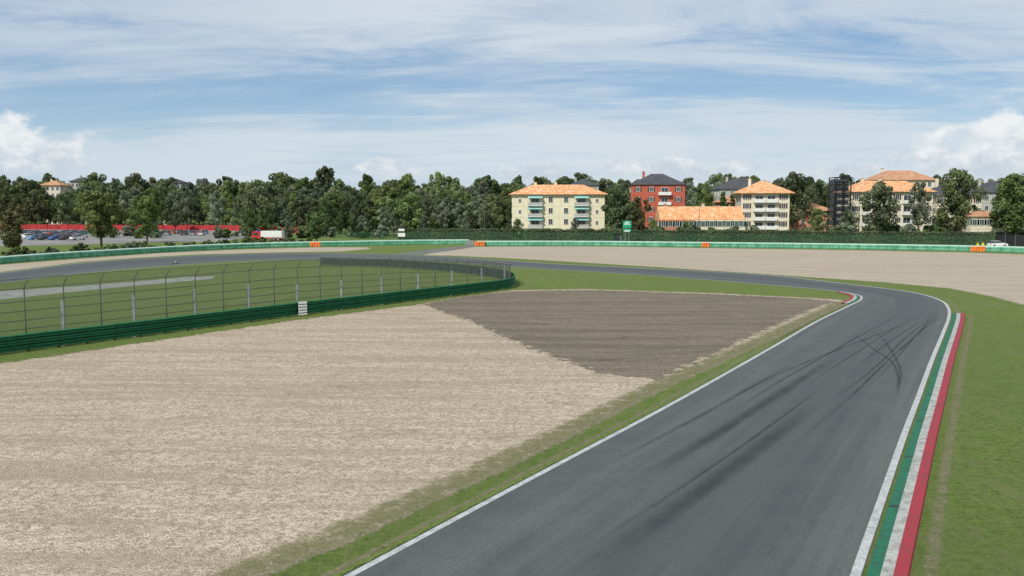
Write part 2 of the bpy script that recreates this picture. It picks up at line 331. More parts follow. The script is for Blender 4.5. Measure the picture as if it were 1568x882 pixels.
# verges
vg=empty('worn_verge')
ribbon('kerb_side',off(kp,1.0),off(kp,2.1),.006,M['dirt'],vg)
ribbon('track_side',off(Lp[:130],-.8),off(Lp[:130],.1),.010,M['dirt'],vg)
ribbon('outer_side',off(Rp[84:170],-.1),off(Rp[84:170],1.2),.010,M['dirt'],vg)
ribbon('grass_over_line',off(Lp[:80],-.35),off(Lp[:80],.14),.0235,M['fringe'],vg)
ge=crom([G(*p) for p in [(1290,462),(1268,471),(1180,511),(1100,547),(1000,590),(900,638),(800,686),(700,732),(600,776),(500,820),(420,851),(340,884),(100,985)]],8)
ribbon('gravel_edge_scatter',off(ge,-1.9),off(ge,.9),.012,M['lightscatter'],vg)
ribbon('gravel_edge_grass',off(ge,-2.0),off(ge,1.6),.0145,M['mudgrass'],vg)
# ---------------------------------------------------------------- guard rail + catch fence
rp=[(-500,620),(-250,580),(0,544),(200,518),(455,484),(620,463),(740,448),(776,442.5),(787,437),(780,430),(740,422),(640,412),(560,408),(490,406)]
rail=crom([G(*p) for p in rp],10)
gr=empty('green_guard_rail')
prof=[]
for z0 in (.12,.50,.88): prof+=[(0,z0),(.10,z0+.05),(.10,z0+.11),(.0,z0+.16),(.10,z0+.21),(.10,z0+.27),(0,z0+.32),(-.05,z0+.32),(-.05,z0+.38)]
prof=prof[:-1]
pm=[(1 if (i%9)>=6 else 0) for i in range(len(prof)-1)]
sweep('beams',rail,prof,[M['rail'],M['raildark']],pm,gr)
mb=MB()
for p,d,_ in along(rail,2.0):
    r=np.array([d[1],-d[0]]); c=p-r*.1; mb.box(c[0]-.06,c[0]+.06,c[1]-.06,c[1]+.06,0,1.16)
    c=p+r*.11; mb.tube((c[0],c[1],.2),(c[0],c[1],1.18),.015,.015,4)
mb.build('posts',[M['raildark']],gr)
hk=[4.8,4.8,4.8,4.9,4.9,4.3,3.4,2.9,2.6,2.5,2.4,2.1,1.9,1.8]
def fh(t): i=min(int(t/10),len(hk)-2); f=t/10-i; return hk[i]*(1-f)+hk[i+1]*f
fp=off(rail,-.45); cf=empty('catch_fence')
hs=np.array([fh(k) for k in range(len(fp))])
sweep('wire_mesh',fp,[(0,.0),(0,.86),(.13,1.0)],[M['link']],None,cf,hs=hs)
mb=MB(); mw=MB()
for n_,(p,d,t) in enumerate(along(fp,2.6)):
    h=fh(t); r=np.array([d[1],-d[0]]); p=p-r*.06
    mb.tube((p[0],p[1],0),(p[0],p[1],h*.86),.045,.04,6,0)
    q=p+r*h*.13; mb.tube((p[0],p[1],h*.86),(q[0],q[1],h),.04,.03,6,0)
    if n_%2==0 and t<75: mw.box(p[0]-.10,p[0]+.10,p[1]-.32,p[1]-.12,0,3.1 if t<40 else 2.7)
mb.build('hooked_poles',[M['dpost']],cf); mw.build('concrete_posts',[M['steel']],cf)
for i,fz in enumerate((.3,.42,.55,.68,.86,.995)):
    sweep('cable_%d'%i,fp,[(.02+(.13 if fz>.9 else 0)*1,fz-.005),(.05+(.13 if fz>.9 else 0),fz),(.02+(.13 if fz>.9 else 0),fz+.005)],[M['dpost']],None,cf,hs=hs)
bp=np.array(G(461,483.5)); e=empty('white_number_board',(bp[0]+.25,bp[1]-.35,0),.95-.3)
mb=MB(); mb.box(-.38,.38,-.03,.03,.12,1.28,0)
for z in (.3,.55,.8,1.05): mb.box(-.37,.37,-.036,-.0305,z-.035,z+.035,1)
mb.box(-.3,-.24,.03,.08,0,1.2,1); mb.box(.24,.3,.03,.08,0,1.2,1); mb.build('board',[M['whitep'],M['black']],e)
# ---------------------------------------------------------------- tyre walls
tprof=[(0.35,0),(.42,.25),(.36,.52),(.42,.8),(.34,1.08),(.1,1.2),(-.5,1.2),(-.55,0)]
lw=crom([G(*p) for p in [(-250,432),(0,404),(100,396),(200,389.5),(300,383.5),(400,379.5),(480,377.5),(560,376),(640,374.5),(718,374)]],8)
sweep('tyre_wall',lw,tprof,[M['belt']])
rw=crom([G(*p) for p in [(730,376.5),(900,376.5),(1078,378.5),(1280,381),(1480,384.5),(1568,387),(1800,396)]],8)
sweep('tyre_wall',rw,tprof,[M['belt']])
def tyre_stacks(px,py,n,w=.62):
    x,y=G(px,py); e=empty('orange_tyre_stack',(x,y-.9,0)); mb=MB()
    for k in range(n):
        for l in range(4):
            z=l*.28; cx=(k-(n-1)/2)*w
            mb.tube((cx,0,z),(cx,0,z+.07),.26,.32,12); mb.tube((cx,0,z+.07),(cx,0,z+.20),.32,.32,12); mb.tube((cx,0,z+.2),(cx,0,z+.27),.32,.26,12)
    mb.build('stacks',[M['orange']],e)
tyre_stacks(484,377.5,4); tyre_stacks(735,376.5,4); tyre_stacks(1079,378.5,3); tyre_stacks(1494,385,5,.6)
# ---------------------------------------------------------------- foliage
def leaves(cs,rs,per,size,tints,flat=1.0):
    V=[];T=[]
    for c,r,t in zip(cs,rs,tints):
        n=per; d=RNG.normal(size=(n,3)); d/=np.linalg.norm(d,axis=1)[:,None]
        rad=r*(.55+.5*RNG.random(n)**.7); p=c+d*rad[:,None]*np.array([1,1,flat])
        nn=d*.8+RNG.normal(size=(n,3))*.45; nn/=np.linalg.norm(nn,axis=1)[:,None]
        a=np.cross(nn,RNG.normal(size=(n,3))); a/=np.linalg.norm(a,axis=1)[:,None]; b_=np.cross(nn,a)
        s=size*(.55+.8*RNG.random(n)); s=s[:,None]
        q=np.stack([p-a*s,p-b_*s*.6+a*s*.1,p+a*s,p+b_*s*.6-a*s*.1],1)
        V.append(q.reshape(-1,3)); 
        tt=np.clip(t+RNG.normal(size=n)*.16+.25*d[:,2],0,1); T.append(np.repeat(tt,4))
    V=np.concatenate(V); T=np.concatenate(T); n=len(V)//4
    return V,np.arange(n*4).reshape(n,4),T
def plant_mesh(name,h,R,cb,leafm,seed,nc=26,per=150,size=.3,trunk=True,shape='round'):
    rr=random.Random(seed); mb=MB(); cs=[];rs=[]
    ch=(h-cb)
    for i in range(nc):
        f=(i+.5)/nc; z=cb+ch*(.06+.86*f)
        if shape=='round': prof=math.sin(math.pi*min(.98,(.12+.80*f)))**.6
        elif shape=='cone': prof=1.05-f*.85
        else: prof=.8+.2*math.sin(f*3)
        a=i*2.4+rr.random(); q=R*prof*rr.uniform(.25,.95)
        if i%4==0: q*=.3
        cs.append(np.array([math.cos(a)*q,math.sin(a)*q,z])); rs.append(R*rr.uniform(.2,.38)*(.75 if f>.85 else 1))
    if trunk:
        lean=(rr.uniform(-.3,.3),rr.uniform(-.3,.3)); r0=h*.018+.06; prev=(0,0,-.2); 
        zs=[0,.25,.5,.75,.92]
        for i in range(1,5):
            nx=(lean[0]*zs[i]*2,lean[1]*zs[i]*2,h*zs[i]); mb.tube(prev,nx,r0*(1.05-zs[i-1]),r0*(1.05-zs[i]),7); prev=nx
        for c in cs[::2]:
            z=max(cb*.6,c[2]-R*.5); mb.tube((lean[0]*z/h*2,lean[1]*z/h*2,z),tuple(c),.10,.03,4)
    t=[rr.uniform(.1,.85) for _ in cs]
    V,Fc,T=leaves(cs,rs,per,size,t,.85)
    k=len(mb.v); nv=k+len(V); verts=mb.v+[tuple(x) for x in V]; faces=mb.f+[tuple(x+k) for x in Fc]
    me=bpy.data.meshes.new(name); me.from_pydata(verts,[],faces)
    me.polygons.foreach_set('material_index',[0]*len(mb.f)+[1]*len(Fc))
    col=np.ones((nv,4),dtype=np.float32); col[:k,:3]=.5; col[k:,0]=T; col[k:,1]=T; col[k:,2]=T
    at=me.color_attributes.new('tint','FLOAT_COLOR','POINT'); at.data.foreach_set('color',col.ravel())
    me.materials.append(M['bark']); me.materials.append(leafm); me.update(); return me
H0=14
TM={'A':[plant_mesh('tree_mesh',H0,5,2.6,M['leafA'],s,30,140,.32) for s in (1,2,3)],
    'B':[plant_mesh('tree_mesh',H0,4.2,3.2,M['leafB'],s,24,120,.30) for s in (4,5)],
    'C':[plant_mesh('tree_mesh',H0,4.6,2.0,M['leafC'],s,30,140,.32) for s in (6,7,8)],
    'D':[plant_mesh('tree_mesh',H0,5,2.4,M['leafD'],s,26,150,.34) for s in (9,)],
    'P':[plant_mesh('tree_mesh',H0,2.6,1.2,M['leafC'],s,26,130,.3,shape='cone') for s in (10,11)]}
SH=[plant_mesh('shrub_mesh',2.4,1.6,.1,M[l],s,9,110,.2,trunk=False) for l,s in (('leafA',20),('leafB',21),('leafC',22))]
def tree(px,d,ptop,kind='A',w=1.0,name='deciduous_tree'):
    h=Z(ptop,d); s=h/H0; o=bpy.data.objects.new(name,random.choice(TM[kind])); o.location=(X(px,d),d,0); o.scale=(s*w,s*w,s); o.rotation_euler=(0,0,random.uniform(0,6.28)); return link(o)
for a in [(20,172,321,'D',1.25),(155,205,291,'A',1.0),(226,235,299,'A',.85),(334,290,289,'B',.8),(485,240,322,'C',1.2),(440,262,318,'B',.9),(383,262,318,'A',.9),
          (948,252,279,'C',.95),(975,250,300,'D',.85),(880,250,333,'B',.8),(792,250,334,'A',.8),(1052,250,338,'A',.9),
          (1346,248,275,'C',1.0),(1405,250,276,'B',.75),(1464,250,256,'A',.85),(1545,240,262,'C',.95),(1250,262,318,'A',1),(1297,262,320,'A',.9),
          (1213,300,262,'A',.9),(1590,235,290,'A',1),(1440,262,315,'C',.9),(1000,262,335,'A',.8),(205,345,318,'A',1),(270,345,315,'A',.8),(410,300,312,'A',.9)]:
    tree(*a)
for i,(px,d,pt) in enumerate([(1105,300,290),(1120,300,296)]): tree(px,d,pt,'P',1.0,'conifer_tree')
def wood(name,rows):
    e=empty(name); k=0
    for (x0,x1,step,d,pt,jit,kinds) in rows:
        px=x0
        while px<x1:
            dd=d+random.uniform(-14,14); h=Z(pt+random.uniform(-jit,jit),dd)+random.choice([0,0,0,0,1.5,2.5])
            kd=random.choice(kinds); o=bpy.data.objects.new('woodland_tree_%d'%k,random.choice(TM[kd])); k+=1
            s=h/H0; w=random.uniform(.6,1.05); o.location=(X(px,dd),dd,0); o.scale=(s*w,s*w,s); o.rotation_euler=(0,0,random.uniform(0,6.28)); link(o,e)
            px+=step*random.uniform(.6,1.4)
wood('distant_woodland',[(-250,960,17,470,278,10,'AACB'),(-250,960,18,430,285,11,'AACB'),(-200,800,20,400,293,12,'ABAB'),(-200,520,23,385,308,10,'ABAD')])
wood('tree_belt',[(370,800,15,330,297,9,'CCAA'),(500,790,14,300,306,6,'CCA'),(590,790,13,285,310,8,'CAB'),(500,790,18,275,328,6,'CB')])
wood('town_trees',[(900,1700,20,480,276,7,'AACB'),(930,1700,22,420,279,8,'AACB'),(1000,1620,50,330,296,10,'AACB'),(1560,1800,22,260,290,9,'AC')])
for px,pt,k in [(500,251,'C'),(150,262,'A'),(208,263,'A'),(80,263,'C'),(10,266,'C'),(565,264,'C'),(430,276,'A'),(860,268,'A'),(690,268,'A'),(1140,268,'C'),(825,268,'C'),(262,270,'A')]:
    tree(px,450,pt,k,.75)
e=empty('shrub_border')
def shrub(px,d,s,i):
    o=bpy.data.objects.new('shrub_%d'%i,random.choice(SH)); o.location=(X(px,d),d,0); o.scale=(s*1.2,s*1.2,s); o.rotation_euler=(0,0,random.uniform(0,6)); link(o,e)
i=0
for px in range(-120,480,13):
    yb=404-px*.07 if px<380 else 377; yb=max(yb,376); d=12901/(yb-316)+random.uniform(9,20); shrub(px+random.uniform(-5,5),d,random.uniform(.35,.9),i); i+=1
for k in range(40): shrub(random.uniform(330,600),random.uniform(262,290),random.uniform(.7,1.6),i); i+=1
for k in range(16): shrub(random.uniform(130,240),random.uniform(262,290),random.uniform(.7,1.5),i); i+=1
for k in range(34): shrub(random.uniform(-100,380),random.uniform(374,380),random.uniform(.8,1.5),i); i+=1
for k in range(40): shrub(random.uniform(930,1560),random.uniform(246,256),random.uniform(1.2,2.0),i); i+=1
def hedge(name,pts,h,w):
    path=crom(pts,10); e=empty(name)
    sweep('core',path,[(w/2-.25,0),(w/2-.25,h-.3),(-w/2+.25,h-.3),(-w/2+.25,0)],[M['hedgecore']],None,e)
    cs=[]
    for p,d,_ in along(path,.16):
        r=np.array([d[1],-d[0]])
        for _k in range(10):
            if random.random()<.75: o=w/2-random.random()*.25; z=random.random()*h
            else: o=random.uniform(-w/2,w/2); z=h-random.random()*.3
            z+=.12*math.sin(p[0]*.7)+.08*math.sin(p[0]*2.1)
            q=p+r*o; cs.append(np.array([q[0]+random.uniform(-.1,.1),q[1],z]))
    cs=np.array(cs); n=len(cs); nn=RNG.normal(size=(n,3))*.6+np.array([0,-.8,.4]); nn/=np.linalg.norm(nn,axis=1)[:,None]
    a=np.cross(nn,RNG.normal(size=(n,3))); a/=np.linalg.norm(a,axis=1)[:,None]; b_=np.cross(nn,a); s=(.16+.16*RNG.random(n))[:,None]
    V=np.stack([cs-a*s,cs-b_*s*.7,cs+a*s,cs+b_*s*.7],1).reshape(-1,3)
    me=bpy.data.meshes.new('hedge_leaves'); me.from_pydata([tuple(x) for x in V],[],[tuple(x) for x in np.arange(4*n).reshape(n,4)])
    T=np.repeat(np.clip(.4+.25*np.sin(cs[:,0]*.5)+RNG.normal(size=n)*.2,0,1),4); col=np.ones((4*n,4),dtype=np.float32); col[:,:3]=T[:,None]
    at=me.color_attributes.new('tint','FLOAT_COLOR','POINT'); at.data.foreach_set('color',col.ravel()); me.materials.append(M['leafH'])
    link(bpy.data.objects.new('leaves',me),e)
hedge('boundary_hedge',[(X(612,255),255),(X(800,250),250),(X(1000,243),243),(X(1250,232),232),(X(1523,218),218)],3.15,1.3)
fe=empty('green_boundary_fence')
fpts=crom([(X(512,258),258),(X(620,252),252),(X(800,246),246),(X(1000,239),239),(X(1250,228),228),(X(1523,214),214)],8)
sweep('mesh',fpts,[(0,0),(0,2.3)],[M['linkg']],None,fe); mb=MB()
for p,d,_ in along(fpts,3): mb.tube((p[0],p[1],0),(p[0],p[1],2.4),.04,.04,5)
mb.build('posts',[M['rail']],fe)
fe=empty('dark_screen_fence'); fpts=crom([(X(1523,218),218),(X(1570,212),212),(X(1700,205),205)],6)
sweep('screen',fpts,[(0,0),(0,2.6)],[M['black']],None,fe); mb=MB()
for p,d,_ in along(fpts,2.5): mb.box(p[0]-.08,p[0]+.08,p[1]-.12,p[1]-.02,0,2.9)
mb.build('posts',[M['dpost']],fe)
# ---------------------------------------------------------------- red wall
rwp=[[(-60,372),(45,368),(130,362),(190,352)],[(178,356),(300,352),(378,346)],[(384,322),(440,318),(512,300)]]
for seg in rwp:
    p=crom([(X(a,d),d) for a,d in seg],6); e=empty('red_wall')
    sweep('panels',p,[(.1,0),(.1,2.1),(-.1,2.1),(-.1,0)],[M['redwall']],None,e); mb=MB()
    for q,d,_ in along(p,5): mb.box(q[0]-.15,q[0]+.15,q[1]-.3,q[1]-.12,0,2.3)
    mb.build('piers',[M['redwall']],e)
# ---------------------------------------------------------------- buildings
def building(name,px0,px1,d,peave,pridge,dp,wm,rm,storeys,bays,rot=0,balc=(),shut=None,over=.7,gable=False,winh=1.5):
    x0,x1=X(px0,d),X(px1,d); w=x1-x0; h=Z(peave,d); rh=Z(pridge,d)-h
    e=empty(name,((x0+x1)/2,d+dp/2,0),rot); hw,hd=w/2,dp/2
    mb=MB(); mb.box(-hw,hw,-hd,hd,0,h); mb.build('walls',[wm],e)
    mb=MB(); sh=h/storeys
    mb.box(-hw-.12,hw+.12,-hd-.12,hd+.12,h-.35,h-.02)
    for k in range(1,storeys): mb.box(-hw-.05,hw+.05,-hd-.05,hd+.05,k*sh-.1,k*sh+.05)
    mb.build('cornice_and_bands',[wm],e)
    W=MB()
    def win(face,c,z,ww,wh,balcony=False):
        def bx(a0,a1,o0,o1,z0_,z1_,mi):
            if face==0: W.box(a0,a1,-hd-o1,-hd-o0,z0_,z1_,mi)
            elif face==3: W.box(a0,a1,hd+o0,hd+o1,z0_,z1_,mi)
            elif face==1: W.box(hw+o0,hw+o1,a0,a1,z0_,z1_,mi)
            else: W.box(-hw-o1,-hw-o0,a0,a1,z0_,z1_,mi)
        bx(c-ww/2,c+ww/2,.002,.03,z,z+wh,0)
        bx(c-ww/2-.1,c-ww/2,.002,.12,z-.1,z+wh+.1,1); bx(c+ww/2,c+ww/2+.1,.002,.12,z-.1,z+wh+.1,1); bx(c-ww/2,c+ww/2,.002,.12,z+wh,z+wh+.1,1); bx(c-ww/2,c+ww/2,.002,.16,z-.1,z,1)
        bx(c-.03,c+.03,.03,.06,z,z+wh,1)
        if shut and not balcony:
            bx(c-ww/2-.1-ww*.45,c-ww/2-.12,.002,.08,z,z+wh,2); bx(c+ww/2+.12,c+ww/2+.1+ww*.45,.002,.08,z,z+wh,2)
    Bk=MB()
    for k in range(storeys):
        z=k*sh+sh*.32
        for i in range(bays):
            c=-hw+w*(i+.5)/bays; bal=(i in balc and k>0)
            if bal:
                win(0,c,k*sh+.12,2.2,sh*.68,True)
                bw=min(w/bays*.95,4.8)/2
                Bk.box(c-bw,c+bw,-hd-1.35,-hd-.055,k*sh-.12,k*sh+.06,0)
                Bk.box(c-bw,c+bw,-hd-1.35,-hd-1.28,k*sh+.06,k*sh+.95,2)
                Bk.box(c-bw,c-bw+.06,-hd-1.28,-hd-.06,k*sh+.06,k*sh+.95,2); Bk.box(c+bw-.06,c+bw,-hd-1.28,-hd-.06,k*sh+.06,k*sh+.95,2)
                if wm is M['cream']:
                    z1=k*sh+sh*.93; Bk.q([(c-bw,-hd-.06,z1),(c+bw,-hd-.06,z1),(c+bw,-hd-1.5,z1-.75),(c-bw,-hd-1.5,z1-.75)],1); Bk.q([(c-bw,-hd-1.5,z1-.75),(c+bw,-hd-1.5,z1-.75),(c+bw,-hd-1.5,z1-.85),(c-bw,-hd-1.5,z1-.85)],1)
            else: win(0,c,z,1.15 if not (wm is M['cream'] and i in (0,5)) else .7,winh if not (wm is M['cream'] and i in (0,5)) else .9); 
            win(3,c,z,1.15,winh)
        nb=max(2,int(dp/4))
        for i in range(nb):
            c=-hd+dp*(i+.5)/nb; win(1,c,z,1.1,winh); win(2,c,z,1.1,winh)
    W.build('windows',[M['glass'],M['whitep'],shut or M['shut']],e)
    if Bk.v: Bk.build('balconies',[M['whitep'],M['awn'],M['greyw'] if wm is M['cream'] else M['whitep']],e)
    R=MB(); a,b_=hw+over,hd+over; R.box(-a,a,-b_,b_,h,h+.18)
    rl=max(0.5,a-b_) if not gable else a
    if b_>a: rl=.5
    z=h+.182; r1=(-rl,0,h+rh); r2=(rl,0,h+rh)
    R.q([(-a,-b_,z),(a,-b_,z),r2,r1]); R.q([(a,b_,z),(-a,b_,z),r1,r2]); R.q([(a,-b_,z),(a,b_,z),r2]); R.q([(-a,b_,z),(-a,-b_,z),r1]); 
    R.build('roof',[rm],e)
    C=MB()
    for k in range(max(1,int(w/12))):
        cx=-hw*.5+k*hw*.9/max(1,int(w/12)); C.box(cx-.4,cx+.4,b_*.2,b_*.2+.8,h+rh*.3,h+rh+.7,0); C.box(cx-.5,cx+.5,b_*.2-.1,b_*.2+.9,h+rh+.7,h+rh+.85,1)
    C.build('chimneys',[wm,rm],e)
    return e
building('cream_apartment_building',785,926,262,298,282,12,M['cream'],M['tile'],4,6,-.03,(1,4),None,.9)
building('red_house',969,1050,300,283,265,14,M['redw'],M['slate'],5,4,-.1,(2,),M['bshut'],.5)
building('villa',1010,1063,262,337,316,10,M['pink'],M['tile'],2,5,0,(),M['shut'],.0,True)
building('villa',1063,1140,262.2,337,316,10,M['cream2'],M['tile'],2,6,0,(),M['shut'],.0,True)
building('cream_tower_house',1138,1210,268,296,276,13,M['cream2'],M['tile'],5,4,-.12,(1,2),M['bshut'],1.3)
building('slate_roof_house',1100,1178,330,290,272,14,M['greyw'],M['slate'],5,6,0,(),None,.5)
building('pink_house',1102,1134,300,310,300,9,M['pink'],M['tile2'],3,3)
building('tiled_roof_house',1222,1272,300,323,310,10,M['pink'],M['tile2'],3,4)
building('long_apartment_building',1300,1425,275,294,276,12,M['cream2'],M['tile'],4,8,.02,(1,5),M['bshut'],.9)
building('tall_villa',1338,1428,320,276,260,12,M['cream2'],M['tile2'],6,5,0,(),None,.7)
building('slate_roof_villa',1432,1500,285,300,275,13,M['cream2'],M['slate'],4,5,0,(),M['bshut'],.6)
building('slate_roof_villa',1500,1560,300,295,276,13,M['greyw'],M['slate'],4,4,0,(),None,.6)
building('garden_house',1485,1540,245,332,322,8,M['cream2'],M['tile2'],2,5,0,(),M['shut'],.5)
building('slate_roof_house',872,916,420,284,273,14,M['greyw'],M['slate'],5,4)
building('hill_house',66,96,440,284,276,10,M['cream2'],M['tile2'],6,4)
building('hill_house',112,140,450,278,271,10,M['greyw'],M['slate'],6,4)
building('hill_house',252,280,450,280,273,10,M['greyw'],M['slate'],6,4)
building('slate_roof_house',1560,1640,320,290,268,12,M['greyw'],M['slate'],5,5)
d=268; e=empty('steel_lattice_tower',(X(1283,d),d,0)); mb=MB(); ht=Z(272,d); hw=2.4
for sx in (-1,0,1):
    for sy in (-1,1): mb.box(sx*hw-.14,sx*hw+.14,sy*hw-.14,sy*hw+.14,0,ht)
nl=9
for k in range(nl+1):
    z=ht*k/nl; mb.box(-hw,hw,-hw-.1,-hw+.1,z-.1,z+.1); mb.box(-hw,hw,hw-.1,hw+.1,z-.1,z+.1); mb.box(-hw-.1,-hw+.1,-hw,hw,z-.1,z+.1); mb.box(hw-.1,hw+.1,-hw,hw,z-.1,z+.1)
    if k<nl:
        z2=ht*(k+1)/nl; mb.tube((-hw,-hw-.15,z),(0,-hw-.15,z2),.06,.06,4); mb.tube((hw,-hw-.15,z),(0,-hw-.15,z2),.06,.06,4)
mb.build('frame',[M['black']],e); mb=MB(); 
for k in range(1,nl): z=ht*k/nl; mb.box(-hw+.2,hw-.2,-hw*.5,hw-.2,z+.12,z+ht/nl*.75)
mb.build('panels',[M['slate']],e)
# ---------------------------------------------------------------- marshal posts / signs
x,y=G(615,372); e=empty('marshal_post',(x,y,0)); mb=MB()
for sx in (-.9,.9): mb.box(sx-.05,sx+.05,-.05,.05,0,4.4,0); mb.box(sx-.05,sx+.05,1.1,1.2,0,4.4,0)
mb.box(-1,1,-.1,1.3,1.5,1.6,0); mb.box(-1.05,1.05,-.15,1.35,4.4,4.5,0); mb.box(-.95,.95,-.09,-.055,1.65,2.6,1); mb.box(-.8,.8,-.2,-.1,3.1,3.7,1); mb.box(-.8,.8,-.2,-.1,3.7,4.2,0); mb.tube((0,0,0),(0,0,1.5),.06,.06,6,0)
mb.build('frame_and_panels',[M['black'],M['whitep']],e)
x,y=G(960,371); e=empty('light_panel_sign',(x,y,0)); mb=MB()
mb.tube((-.5,0,0),(-.5,0,5.6),.07,.06,8,0); mb.tube((.5,0,0),(.5,0,5.6),.07,.06,8,0)
mb.box(-1.1,1.1,-.2,-.075,3.9,5.7,1); mb.box(-.8,.8,-.215,-.2002,4.7,4.95,2); mb.box(-.5,.5,-.215,-.2002,5.1,5.4,2); mb.box(-1.0,1.0,-.16,-.08,2.7,3.6,1); mb.box(-.7,.7,-.175,-.1602,2.85,3.2,2)
mb.build('panels',[M['steel'],M['signg'],M['whitep']],e)
x,y=G(946,371); e=empty('marshal_hut',(x,y,0)); mb=MB(); mb.box(-1,1,-.8,.8,0,2.2,0); mb.box(-1.15,1.15,-.95,.95,2.2,2.32,0); mb.box(-.6,.3,-.83,-.803,1.0,1.8,1); mb.box(.4,.9,-.83,-.803,.1,1.9,2); mb.build('hut_body',[M['raildark'],M['glass'],M['dpost']],e)
x,y=G(269,404); e=empty('track_bollard',(x,y,.02)); mb=MB(); mb.box(-.4,.4,-.25,.25,0,.12,1); mb.tube((0,0,.12),(0,0,.4),.22,.16,10,0); mb.tube((0,0,.4),(0,0,.48),.16,.1,10,0); mb.build('bollard',[M['steel'],M['black']],e)
x,y=G(720,375); e=empty('concrete_block',(x,y,0)); mb=MB(); mb.box(-1.1,1.1,-.4,.4,0,.75); mb.box(-.9,.9,-.3,.3,.75,1.05); mb.build('block',[M['steel']],e,bevel=.05)
for px,d,pt in [(537,262,320),(1070,256,318),(1519,222,352),(742,262,325),(222,340,316)]:
    h=Z(pt,d); e=empty('street_lamp',(X(px,d),d,0)); mb=MB(); mb.tube((0,0,0),(0,0,h),.09,.05,8); mb.tube((0,0,h),(1.0,0,h+.2),.04,.03,6); mb.box(.9,1.5,-.12,.12,h+.12,h+.26); mb.build('pole_and_head',[M['dpost']],e)
# ---------------------------------------------------------------- vehicles
def carmesh(col,kind=0):
    mb=MB(); hw=.86
    low=[(-2.1,.28),(-2.12,.62),(-2.0,.86),(-1.3,.92),(1.0,.98),(1.95,.80),(2.12,.6),(2.1,.28)] 
    k=len(mb.v); n=len(low)
    for s in (-1,1):
        for x,z in low: mb.v.append((x,s*(hw if z<.85 else hw-.04),z))
    for i in range(n-1): mb.f.append((k+i,k+i+1,k+n+i+1,k+n+i)); mb.m.append(0)
    mb.f.append((k+n-1,k,k+n,k+2*n-1)); mb.m.append(0)
    mb.f.append(tuple(k+i for i in range(n))); mb.m.append(0); mb.f.append(tuple(k+n+i for i in reversed(range(n)))); mb.m.append(0)
    b0=[(-1.75,.9),(1.05,.96)]; t=[(-1.35,1.42),(.35,1.45)] if kind==0 else [(-1.7,1.52),(.45,1.5)]
    a=[(b0[0][0],-.8,.88),(b0[1][0],-.8,.93),(b0[1][0],.8,.93),(b0[0][0],.8,.88)]; c=[(t[0][0],-.62,t[0][1]),(t[1][0],-.62,t[1][1]),(t[1][0],.62,t[1][1]),(t[0][0],.62,t[0][1])]
    for i in range(4): j=(i+1)%4; mb.q([a[i],a[j],c[j],c[i]],1)
    mb.q(c,0); mb.box(t[0][0]+.02,t[1][0]-.02,-.6,.6,t[0][1]-.02,t[0][1]+.05,0)
    for sx in (-1.3,1.3):
        for sy in (-1,1): mb.tube((sx,sy*.66,.32),(sx,sy*.88,.32),.32,.32,14,2); mb.tube((sx,sy*.88,.32),(sx,sy*.89,.32),.18,.18,10,3)
    for sy in (-.6,.6): mb.box(2.04,2.13,sy-.18,sy+.18,.6,.74,3); mb.box(-2.14,-2.05,sy-.18,sy+.18,.66,.8,4)
    return mb.build('car_mesh',[plain('car_paint',col,.25,.02,spec=.6),M['glass'],M['tarmac_black'],M['steel'],M['redwall']],None,True)
CM=[carmesh(c,i%2) for i,c in enumerate([(.55,.56,.57),(.05,.05,.055),(.45,.03,.03),(.04,.13,.4),(.75,.75,.73),(.25,.26,.28),(.04,.28,.20),(.15,.3,.5),(.5,.12,.04)])]
def car(x,y,r): o=bpy.data.objects.new('parked_car',random.choice(CM)); o.location=(x,y,.006); o.rotation_euler=(0,0,r); link(o)
for d,x0,x1 in [(252,55,128),(266,48,134),(282,46,132),(300,44,126)]:
    xx=X(x0,d)
    while xx<X(x1,d): 
        if random.random()<.9: car(xx,d,math.radians(60)+random.uniform(-.05,.05)+random.choice([0,math.pi]))
        xx+=3.0
for d,x0,x1 in [(292,244,322),(306,240,318)]:
    xx=X(x0,d)
    while xx<X(x1,d):
        if random.random()<.9: car(xx,d,math.radians(100)+random.uniform(-.05,.05))
        xx+=2.8
o=bpy.data.objects.new('white_car',CM[4]); o.location=(X(1527,208),208,0.01); o.rotation_euler=(0,0,.1); link(o)
x,y=X(411,246),246; e=empty('fire_truck',(x,y,0),math.pi-.05)
red=plain('fire_red',(.55,.03,.03),.35,.05,spec=.5)
mb=MB(); mb.box(-4.2,1.7,-1.2,1.2,.7,2.75,1); mb.box(-4.2,1.7,-1.215,-1.2005,.75,1.0,0); mb.box(-4.2,1.7,1.2005,1.215,.75,1.0,0)
for k in range(4): mb.box(-3.9+k*1.35,-2.75+k*1.35,1.2005,1.23,1.25,2.5,1); mb.box(-3.9+k*1.35,-2.75+k*1.35,-1.23,-1.2005,1.25,2.5,1)
mb.build('body',[red,M['whitep'],M['glass'],M['steel']],e,bevel=0)
mb=MB()
prof=[(1.8,.6),(4.2,.6),(4.25,1.5),(3.95,2.6),(1.8,2.65)]
mb.q([(a,-1.2,z) for a,z in prof],0); mb.q([(a,1.2,z) for a,z in reversed(prof)],0)
for i in range(5):
    j=(i+1)%5; mb.q([(prof[i][0],-1.2,prof[i][1]),(prof[i][0],1.2,prof[i][1]),(prof[j][0],1.2,prof[j][1]),(prof[j][0],-1.2,prof[j][1])],2 if i==2 else 0)
mb.box(2.4,3.8,-1.22,-1.201,1.5,2.3,1); mb.box(2.4,3.8,1.201,1.22,1.5,2.3,1); mb.box(2.6,3.2,-.8,.8,2.66,2.85,3)
mb.build('cab',[red,M['glass'],M['glass'],plain('beacon_blue',(.03,.1,.6),.3)],e)
mb=MB()
